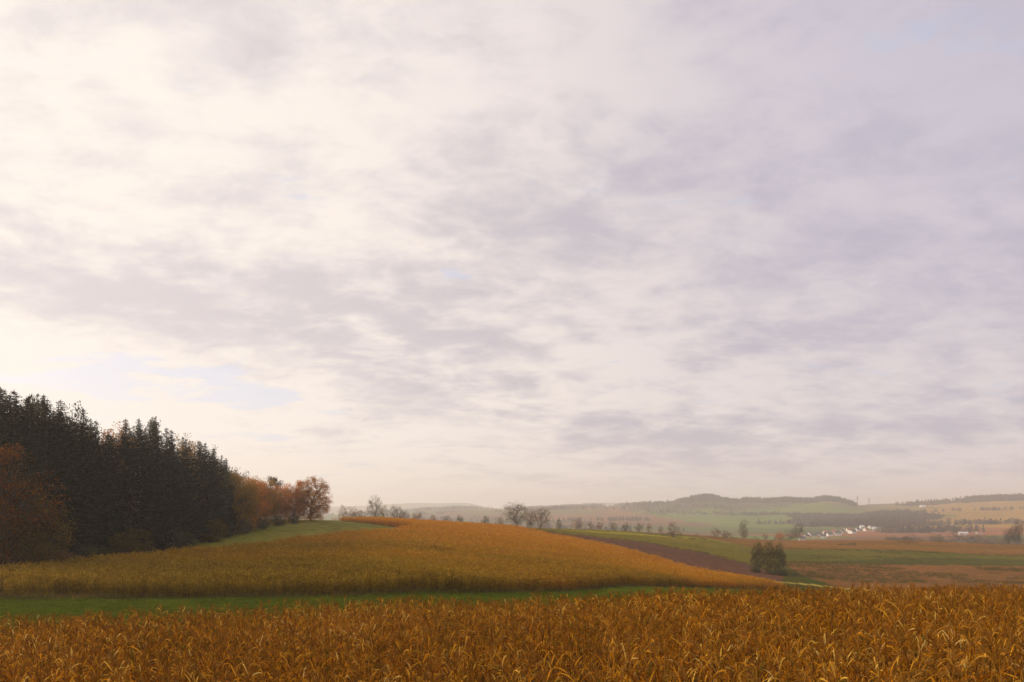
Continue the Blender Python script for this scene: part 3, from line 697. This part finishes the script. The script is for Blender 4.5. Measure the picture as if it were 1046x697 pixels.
# trees along the crest and in the fields
crest = [
 ('bush','round0',352,420,1.0,517,M_brown,'low grey brown bush just right of the big oak on the crest'),
 ('bush','round1',361,400,1.0,519,M_brown,'wide twiggy bush left of the pointed tree on the crest'),
 ('bush','round2',369,402,.9,521,M_brown,'small twiggy bush touching the pointed tree on the crest'),
 ('bare_tree','bare0',383,385,.85,507,M_willow,'tall pointed half bare tree on the crest'),
 ('bush','round0',391,388,.8,517,M_willow,'bushy growth right of the pointed tree on the crest'),
 ('bare_tree','bare1',404,390,.8,516,M_brown,'thin bare tree right of the pointed tree'),
 ('bare_tree','bare2',413,392,.5,521,M_brown,'small bare tree between the thin tree and the twiggy thicket'),
 ('bush','round1',426,400,1.05,522,M_brown,'twiggy thicket on the crest of the orange field'),
 ('bush','round2',442,430,.9,526,M_brown,'pale small bush on the crest right of the thicket'),
 ('bush','round0',456,400,1.0,527,M_dkgreen,'dark green bush half hidden by the crest'),
 ('bush','round1',470,405,.8,526,M_dkgreen,'low flat topped shrub on the crest'),
 ('bush','round2',496,420,.7,527,M_dkgreen,'small dark round shrub on the crest'),
 ('bush','round0',510,430,.7,528,M_brown,'small bare shrub left of the two solitary trees'),
 ('bare_tree','bare1',527,350,1.0,513,M_willow,'taller of the two solitary round trees on the crest'),
 ('bare_tree','bare2',553,356,.85,518,M_brown,'shorter of the two solitary trees on the crest'),
 ('bare_tree','bare0',542,420,.6,521,M_brown,'faint bare tree between the two solitary trees'),
 ('bush','round1',541,410,.6,533,M_dkgreen,'low bush between the two solitary trees'),
 ('bush','round2',571,440,.9,529,M_dkgreen,'dark bush right of the two solitary trees'),
 ('bush','round0',590,520,1.5,529,M_brown,'broad brown bush at the far edge of the green field'),
 ('bush','round1',603,520,1.1,531,M_brown,'rusty bush in the hedge at the far edge of the green field'),
 ('bush','round2',613,525,1.2,531,M_brown,'low brown bush at the right end of that hedge'),
 ('bush','round0',627,530,.8,533,M_willow,'pale green bush right of the hedge'),
 ('bush','round1',639,525,.9,532,M_dkgreen,'dark rounded bush at the end of the green field'),
 ('bush','round2',653,560,1.4,532,M_willow,'grey green bush pair member on the far field edge'),
 ('bush','round1',663,565,1.1,534,M_brown,'faint brown bush on the far field edge'),
 ('bush','round2',675,540,.9,536,M_brown,'small brown bush left of the round solitary bush'),
 ('round_bush','round0',687,455,1.15,534,M_brown,'round solitary brown bush standing in the green field'),
 ('bush','round1',732,560,1.5,539,M_brown,'brown bush on the brow left of the pale tree'),
 ('bush','round2',741,565,1.0,542,M_brown,'lower brown bush beside it on the brow'),
 ('bush','round0',761,620,1.1,541,M_willow,'grey green bush under the pale tree on the brow'),
 ('bare_tree','bare0',759,640,.9,532,M_willow,'pale bare tree on the brow of the brown field'),
 ('bush','round1',782,640,1.0,545,M_brown,'small grey bush on the brow'),
 ('bush','round2',797,650,1.0,543,M_orange,'bright orange bush left of the dark green trees'),
 ('green_tree','round0',808,640,1.3,541,M_dkgreen,'lower dark green tree on the brow left of the village'),
 ('green_tree','round1',816,640,1.35,535,M_dkgreen,'taller dark green tree on the brow beside the village'),
]
for nm, key, px, D, wid, ty, m, lab in crest:
    H0 = {'r':5.9,'b':10.8}[key[0]]
    if 560 < px < 680: ty += rnd.uniform(.5,2.6); wid *= .8
    H = max(1.6, top_to(px, D, ty)); wz = H/H0
    wd = wid*(1.0 if key[0]=='r' else .95)*rnd.uniform(.75,1.1)
    tree(nm, key, px, D, (wd,wd*rnd.uniform(.8,1.3),wz), lab, 'tree' if 'tree' in nm else 'bush', 'trees and bushes along the crest', m)
for px, D, wid, ty, lab in ((774,266,.62,554,'left and broadest of the three grey green trees in the hollow'),
                            (785,270,.62,553,'middle of the three grey green trees in the hollow'),
                            (796,268,.58,555,'rightmost of the three grey green trees in the hollow')):
    tree('willow_tree','poplar',px,D,(wid,wid,top_to(px,D,ty)/11),lab,'tree','grey green trees in the hollow')
for px, D, s in ((772,262,.5),(790,263,.45),(801,268,.5),(812,282,.35)):
    tree('bush','bush0',px,D,(s,s,s*.6),'low dark bush at the foot of the trees in the hollow','bush','bushes in the hollow',M_dkgreen)

# valley trees beyond the brown field
vt = []
for i in range(64):
    px = rnd.uniform(905,1046) if i < 48 else rnd.uniform(600,800); D = rnd.uniform(760,1150)
    vt.append((px, D))
for px, D in vt:
    s = rnd.uniform(1.1,2.0); m = rnd.choice([M_brown,M_dkgreen,M_willow,M_brown,M_farwood])
    tree('valley_tree','round%d' % rnd.randrange(3),px,D,(s*1.2,s*1.2,s*.95),'hazy bushy tree in the valley beyond the brown field','tree','trees in the valley beyond the fields',m)
for px, D, ty in ((1036,640,536),(1041,650,531),(1030,660,540)):
    H = top_to(px,D,ty); tree('green_tree','bare%d' % (px % 3),px,D,(.8,.8,H/10.8),{1036:'dark tree at the right edge on the brow, middle of three',1041:'tallest dark tree at the right edge on the brow',1030:'lowest dark tree of the three at the right edge'}[px],'tree','dark trees at the right edge',M_dkgreen)

# far woods and hedges as masses
def far_crown(seed):
    r = random.Random(seed); mb = MB(); con = seed % 3 == 0
    for k in range(150):
        a = r.uniform(0,6.28); z = r.random(); rad = (1-z*.85)*3.4 if con else 5.2*math.sqrt(max(.05,1-(2*z-1)**2))
        q = Vector((math.cos(a)*rad*r.uniform(.6,1), math.sin(a)*rad*r.uniform(.6,1), (z*9+.5) if not con else z*12+.5))
        spray(mb, r, q, 1.9, min(1,max(0,r.gauss(.5,.25))))
    mb.tube([(0,0,-1),(0,0,8)], [.3,.15], 4, .1)
    return mb
fc_ = [far_crown(i) for i in range(6)]
def wood(name, label, blobs, scl=(.8,1.2), thr=None):
    P_ = []
    for (xc, dc, rx, rd_, cnt) in blobs:             # irregular blobs: column, distance, half width (columns), half depth
        ph = rnd.uniform(0,6.28)
        for _ in range(int(cnt)):
            a = rnd.uniform(0,6.28); k = math.sqrt(rnd.random())*(1+.22*math.sin(3*a+ph)+.12*math.sin(7*a+2*ph))
            x = xc+rx*k*math.cos(a); D = dc+rd_*k*math.sin(a); P_.append(((x-CX)/F*D, D))
    P_ = np.array(P_)
    if thr is not None: P_ = P_[fbm(P_[:,0]*thr[3],P_[:,1],thr[1],thr[2]) > thr[0]]
    n = len(P_)
    scatter(name, label, 'wood', fc_, [M_farwood], np.column_stack([P_, zat(P_[:,0],P_[:,1])]), np.column_stack([np.zeros(n),np.zeros(n),nrs.uniform(0,6.28,n)]), nrs.uniform(*scl, n))
wood('ridge_wood','dark wood along the crest of the hill in the middle distance',[(717,3300,28,160,1300),(760,3330,34,120,900),(812,3310,34,120,1300),(848,3300,26,140,900),(668,3290,26,60,160)],(.6,1.9))
wood('slope_wood','hazy purple brown wood on the slope behind the village',[(868,2050,46,170,1400),(905,1950,36,150,900),(846,2450,40,160,900),(890,2500,40,220,900),(935,2250,30,90,350),(823,2180,16,60,150)],(.6,1.3),(-.35,75,41,.6))
wood('right_wood','dark wood on the right hand crest',[(1030,3250,42,150,1300),(1000,3300,20,90,260),(950,3330,30,50,200)],(.7,2.0))
wood('hedges','scattered hedgerow trees on the far slopes',[(700,2300,200,800,9000),(960,2100,110,750,6000),(480,3300,140,800,5000)],(.55,1.2),(.62,70,43,.35))
wood('distant_wood','faint distant wood on the low hills left of centre',[(440,4200,110,200,1800),(560,4250,120,200,1800)],(1.0,1.7),(-.3,260,44,1))

# ------------------------------------------------------------------ village, farms, pylons
M_wall_w = plain('white_render', (0.80,0.78,0.74), .4, .08); M_wall_c = plain('cream_render', (0.62,0.52,0.40), .4, .1)
M_roof_r = plain('red_tiles', (0.40,0.13,0.07), .6, .2); M_roof_d = plain('dark_tiles', (0.08,0.075,0.085), .6, .2); M_roof_l = plain('pale_metal_roof', (0.75,0.75,0.76), .4, .05)
M_glass = plain('window_glass', (0.04,0.05,0.07), 1, .1, .15); M_steel = plain('grey_steel', (0.25,0.25,0.27), 1, .1, .5)
def house(px, D, L_, W, H, rh, rz, wall, roof, label, cat='house', group='houses of the village', name='house'):
    q = P(px, D); t = bpy.data.objects.new(name, None); col.objects.link(t); t.location = q; t.rotation_euler = (0,0,rz); tag(t, label, cat, group)
    w = MB(); w.box((0,0,H/2-1), (L_,W,H+2))
    i = len(w.v); w.v += [(-L_/2,-W/2,H),(-L_/2,W/2,H),(-L_/2,0,H+rh),(L_/2,-W/2,H),(L_/2,W/2,H),(L_/2,0,H+rh)]; w.a += [.5]*6
    w.f += [(i,i+2,i+1),(i+3,i+4,i+5)]; w.mi += [0,0]
    link('wall', w.mesh('wall', wall), t)
    r_ = MB(); o = .5; th = .22; yb = W/2+o; zb = H-rh*o/(W/2)+.05; zt = H+rh+.05
    for s in (-1,1):
        i = len(r_.v)
        for x in (-L_/2-o, L_/2+o):
            r_.v += [(x,s*yb,zb),(x,0,zt),(x,0,zt+th),(x,s*yb,zb+th)]; r_.a += [.5]*4
        r_.f += [(i,i+1,i+2,i+3),(i+7,i+6,i+5,i+4),(i,i+4,i+5,i+1),(i+3,i+2,i+6,i+7),(i,i+3,i+7,i+4)]; r_.mi += [0]*5
    ro = link('roof', r_.mesh('roof', roof), t)
    if rh > 2:
        c = MB(); c.box((L_*.2, W*.12, H+rh+.2), (.7,.7,1.8)); link('chimney', c.mesh('chimney', roof), ro)
    nw = max(2, int(L_/3.2))
    if name == 'house':
        for k in range(nw):
            wd = MB(); wd.box((-L_/2+L_*(k+.5)/nw, -W/2-.02, H*.62), (1.2,.1,1.4)); link('window', wd.mesh('window', M_glass), t)
    return t
vil = [(822+i*3.45+((i*29) % 7-3)*.9, 1370+i*17+((i*37) % 5-2)*45) for i in range(23)]
vil.sort()
ordv = {0:'leftmost',len(vil)-1:'rightmost'}
for i, (px, D) in enumerate(vil):
    rr, rn = rnd.choice([(M_roof_d,'dark'),(M_roof_r,'red'),(M_roof_d,'dark')]); ww, wn = rnd.choice([(M_wall_w,'white'),(M_wall_w,'white'),(M_wall_c,'cream')])
    if i in (17,21): rr, rn = M_roof_l, 'pale'
    nb = 'from the left end of the village'
    ordw = (ords + ['seventeenth','eighteenth','nineteenth','twentieth','twenty-first','twenty-second','twenty-third'])[i]
    house(px, D, rnd.uniform(8,11), rnd.uniform(7,8.5), rnd.uniform(3.8,5.2), rnd.uniform(2.6,3.6), rnd.uniform(-.5,.5), ww, rr, '%s house with %s roof, %s %s' % (wn, rn, ordw, nb))
house(922,1560,12,8,4,1.6,.1,M_wall_w,M_roof_l,'white farm shed at the right end of the wood in the valley','shed','farm sheds',name='farm_shed')
house(984,1350,13,8,3.6,1.4,-.15,M_wall_w,M_roof_l,'long white farm shed among trees at the right','shed','farm sheds',name='farm_shed')
house(1000,1370,10,7,3,1.4,.2,M_wall_c,M_roof_r,'low cream farm shed right of the long white one','shed','farm sheds',name='farm_shed')
house(943,3050,20,12,6,2.4,.1,M_wall_w,M_roof_l,'pale farm building high on the ochre slope','shed','farm sheds',name='farm_shed')
house(834,1980,9,7,4,2,.2,M_wall_w,M_roof_d,'lone white house above the village against the wood','house','lone houses')
def pylon(px, D, H, label):
    q = P(px, D); t = bpy.data.objects.new('power_pylon', None); col.objects.link(t); t.location = q; tag(t, label, 'pylon', 'pylons on the skyline')
    b = MB()
    for sx in (-1,1):
        for sy in (-1,1): b.tube([(sx*3.2,sy*3.2,-1),(sx*1.2,sy*1.2,H*.6),(sx*.4,sy*.4,H)], [.35,.28,.2], 4)
    for k in range(9):
        z0 = H*.1*k; z1 = H*.1*(k+1); f = lambda z: 3.2-(3.2-1.2)*min(1,z/(H*.6)) if z < H*.6 else 1.2-.8*(z-H*.6)/(H*.4)
        for sy in (-1,1):
            b.tube([(-f(z0),sy*f(z0),z0),(f(z1),sy*f(z1),z1)], [.16,.16], 3); b.tube([(f(z0),sy*f(z0),z0),(-f(z1),sy*f(z1),z1)], [.16,.16], 3)
    link('tower', b.mesh('tower', M_steel), t)
    for z, w in ((H*.68,8.5),(H*.82,6.5),(H*.94,4.5)):
        c = MB(); c.tube([(-w,0,z),(0,0,z+1.2),(w,0,z)], [.2,.35,.2], 4); c.tube([(-w,0,z),(w,0,z)], [.25,.25], 4); link('crossarm', c.mesh('crossarm', M_steel), t)
pylon(876, 3200, 46, 'left and taller of the two pylons on the skyline')
pylon(888, 3240, 38, 'right and shorter of the two pylons on the skyline')

# ------------------------------------------------------------------ air, sky, sun, camera
hz = MB(); ztop = 130.0; zb = ZMIN-1.0
hz.box((0,0,(ztop+zb)/2), (23600,23600,ztop-zb))
m, nt = new_mat('air'); pv = N(nt, 'ShaderNodeVolumePrincipled'); pv.inputs['Color'].default_value = (1.0,0.98,0.98,1); pv.inputs['Density'].default_value = 0.00021; pv.inputs['Anisotropy'].default_value = 0.4
o_ = N(nt, 'ShaderNodeOutputMaterial'); nt.links.new(pv.outputs[0], o_.inputs['Volume'])
tag(link('haze', hz.mesh('haze', m)), 'thin pale haze lying over the valley and the far hills', 'haze', kind='stuff')

SUN_EL, SUN_AZ = R(21), R(-64)        # azimuth from the view direction, negative = left
sd = Vector((math.sin(SUN_AZ)*math.cos(SUN_EL), math.cos(SUN_AZ)*math.cos(SUN_EL), math.sin(SUN_EL)))
sl = bpy.data.lights.new('sun', 'SUN'); sl.energy = 3.3; sl.angle = R(7); sl.color = (1.0,0.82,0.58)
so = bpy.data.objects.new('sun', sl); col.objects.link(so); so.rotation_euler = (-sd).to_track_quat('-Z','Y').to_euler(); so.location = (0,0,100)

w = bpy.data.worlds.new('World'); scene.world = w; w.use_nodes = True; nt = w.node_tree; nt.nodes.clear(); L = nt.links
sky = N(nt, 'ShaderNodeTexSky', sky_type='NISHITA', sun_disc=False, sun_elevation=SUN_EL, sun_rotation=SUN_AZ, air_density=1.0, dust_density=2.0)
tc = N(nt, 'ShaderNodeTexCoord'); G = tc.outputs['Generated']
sp = N(nt, 'ShaderNodeSeparateXYZ'); L.new(G, sp.inputs[0])
zc = math_n(nt, 'ADD', math_n(nt, 'MAXIMUM', sp.outputs['Z'], 0.0), 0.23)
cb = N(nt, 'ShaderNodeCombineXYZ'); L.new(math_n(nt,'DIVIDE',sp.outputs['X'],zc), cb.inputs[0]); L.new(math_n(nt,'DIVIDE',sp.outputs['Y'],zc), cb.inputs[1])
def noise(scale, detail, rough, loc, dist=0.0, stretch=(1,1,1), rz=0, src=None):
    mp = N(nt, 'ShaderNodeMapping'); mp.inputs['Location'].default_value = loc; mp.inputs['Scale'].default_value = stretch; mp.inputs['Rotation'].default_value = (0,0,rz)
    L.new(src or cb.outputs[0], mp.inputs[0])
    n = N(nt, 'ShaderNodeTexNoise', i_Scale=scale, i_Detail=detail, i_Roughness=rough, i_Distortion=dist); L.new(mp.outputs[0], n.inputs['Vector']); return n.outputs['Fac']
def mr(v, a, b, c=0.0, d=1.0, smooth=True):
    n = N(nt, 'ShaderNodeMapRange'); n.interpolation_type = 'SMOOTHSTEP' if smooth else 'LINEAR'
    L.new(v, n.inputs[0]); n.inputs[1].default_value=a; n.inputs[2].default_value=b; n.inputs[3].default_value=c; n.inputs[4].default_value=d
    return n.outputs[0]
big = noise(1.5, 4.0, 0.5, (3.1,1.7,0), 0.35, (.82,1,1), R(-22))
mid_ = noise(5.2, 8.0, 0.55, (7.3,2.2,0), 0.3, (.85,1,1), R(-20))
fine = noise(14.0, 7.0, 0.62, (1.3,4.4,0), 0.4, (.75,1,1), R(-18))
thick = math_n(nt,'ADD', math_n(nt,'MULTIPLY',big,0.38), math_n(nt,'ADD', math_n(nt,'MULTIPLY',mid_,0.42), math_n(nt,'MULTIPLY',fine,0.20)))
# slanting edge of the cloud deck low on the left, side of the sun
ysafe = math_n(nt,'MAXIMUM', sp.outputs['Y'], 0.05)
xt = math_n(nt,'DIVIDE', sp.outputs['X'], ysafe); zt = math_n(nt,'DIVIDE', sp.outputs['Z'], ysafe)
edge_ = math_n(nt,'SUBTRACT', math_n(nt,'SUBTRACT', 0.085, math_n(nt,'MULTIPLY', xt, 0.29)), zt)
edge_ = math_n(nt,'ADD', edge_, math_n(nt,'MULTIPLY', math_n(nt,'SUBTRACT', mid_, 0.5), 0.22))
left_ = mr(xt, -0.25, 0.15, 1.0, 0.0)
thin_ = math_n(nt,'MULTIPLY', math_n(nt,'MULTIPLY', mr(edge_, -0.015, 0.035), left_), mr(sp.outputs['Y'], .1, .3))
band_ = math_n(nt,'MULTIPLY', math_n(nt,'MULTIPLY', mr(edge_, -0.16, -0.03), mr(edge_, -0.03, 0.01, 1.0, 0.0)), left_)
thick = math_n(nt,'ADD', thick, math_n(nt,'MULTIPLY', band_, 0.07))
thick = math_n(nt,'ADD', thick, math_n(nt,'MULTIPLY', math_n(nt,'MAXIMUM', xt, 0.0), 0.035))
thick = math_n(nt,'SUBTRACT', thick, math_n(nt,'MULTIPLY', thin_, 0.085))
thick = mr(thick, 0.42, 0.63)                           # 0 thin bright .. 1 thick grey
dp = N(nt, 'ShaderNodeVectorMath', operation='DOT_PRODUCT'); L.new(G, dp.inputs[0]); dp.inputs[1].default_value = sd
glow = mr(dp.outputs['Value'], 0.25, 0.98)
bright = mixc(nt, glow, (0.90,0.80,0.75), (1.03,0.94,0.86))
grey = mixc(nt, glow, (0.57,0.515,0.56), (0.78,0.705,0.71))
cc = mixc(nt, thick, bright, grey)
lowf = mr(sp.outputs['Z'], 0.0, 0.11, 1.0, 0.0)
cc = mixc(nt, math_n(nt,'MULTIPLY',lowf,0.55), cc, mixc(nt, glow, (0.80,0.69,0.62), (1.02,0.88,0.71)))
# gaps of blue
gapn = math_n(nt,'ADD', math_n(nt,'MULTIPLY', math_n(nt,'SUBTRACT', noise(4.5, 7.0, 0.6, (9.6,5.1,0), 0.3, (.6,1,1), R(-12)), 0.5), 1.6), 0.5)
def spot(px, py, r0, r1, sq=2.5):     # a patch of sky seen in a given direction, wider than high
    v = Vector(((px-CX)/F, 1, (HY-py)/F)).normalized()
    sb = N(nt, 'ShaderNodeVectorMath', operation='SUBTRACT'); L.new(G, sb.inputs[0]); sb.inputs[1].default_value = v
    ml = N(nt, 'ShaderNodeVectorMath', operation='MULTIPLY'); L.new(sb.outputs[0], ml.inputs[0]); ml.inputs[1].default_value = (1,1,sq)
    ln = N(nt, 'ShaderNodeVectorMath', operation='LENGTH'); L.new(ml.outputs[0], ln.inputs[0])
    return mr(ln.outputs['Value'], r0, r1, 1.0, 0.0)
gapn = math_n(nt,'ADD', math_n(nt,'SUBTRACT', gapn, 0.16), math_n(nt,'MULTIPLY', spot(300,212,.0,.13,1.5), .17))
gapn = math_n(nt,'ADD', gapn, math_n(nt,'MULTIPLY', spot(150,388,.06,.22,5.5), .46))
gapn = math_n(nt,'ADD', gapn, math_n(nt,'MULTIPLY', spot(1010,20,.05,.50,1.0), .11))
gapn = math_n(nt,'ADD', gapn, math_n(nt,'MULTIPLY', spot(330,455,.02,.25,4.0), .12))
gapn = math_n(nt,'ADD', gapn, math_n(nt,'MULTIPLY', thin_, .04))
gap = mr(gapn, 0.58, 0.76)
cc = mixc(nt, math_n(nt,'MULTIPLY', spot(1080,-40,.0,.75,1.0), .75), cc, (0.49,0.465,0.60))
cs = N(nt, 'ShaderNodeVectorMath', operation='SCALE'); L.new(cc, cs.inputs[0]); cs.inputs['Scale'].default_value = 10.0
blue = N(nt, 'ShaderNodeVectorMath', operation='MULTIPLY'); L.new(sky.outputs[0], blue.inputs[0]); blue.inputs[1].default_value = (1.75,1.5,1.6)
skyc = mixc(nt, 0.25, mixc(nt, 0.7, blue.outputs[0], (6.3,7.0,8.7)), cs.outputs[0])
fin = mixc(nt, math_n(nt,'MULTIPLY',gap,0.8), cs.outputs[0], skyc)
bg = N(nt, 'ShaderNodeBackground'); bg.inputs['Strength'].default_value = 0.10; L.new(fin, bg.inputs['Color'])
wo = N(nt, 'ShaderNodeOutputWorld'); L.new(bg.outputs[0], wo.inputs[0])

cam = bpy.data.cameras.new('camera'); cam.sensor_width = 36; cam.lens = 28.0; cam.shift_y = (HY-348.5)/1046.0; cam.clip_start = .1; cam.clip_end = 40000
co = bpy.data.objects.new('camera', cam); col.objects.link(co); co.location = (0,0,0); co.rotation_euler = (R(90),0,0); scene.camera = co
vs = scene.view_settings; vs.view_transform = 'Standard'; vs.look = 'None'; vs.exposure = 0.0; vs.gamma = 1.0; vs.use_curve_mapping = False
print('corn rest', len(rest), 'field2 clumps', len(p2), 'objects', len(bpy.data.objects))

scene.cycles.volume_bounces = 2
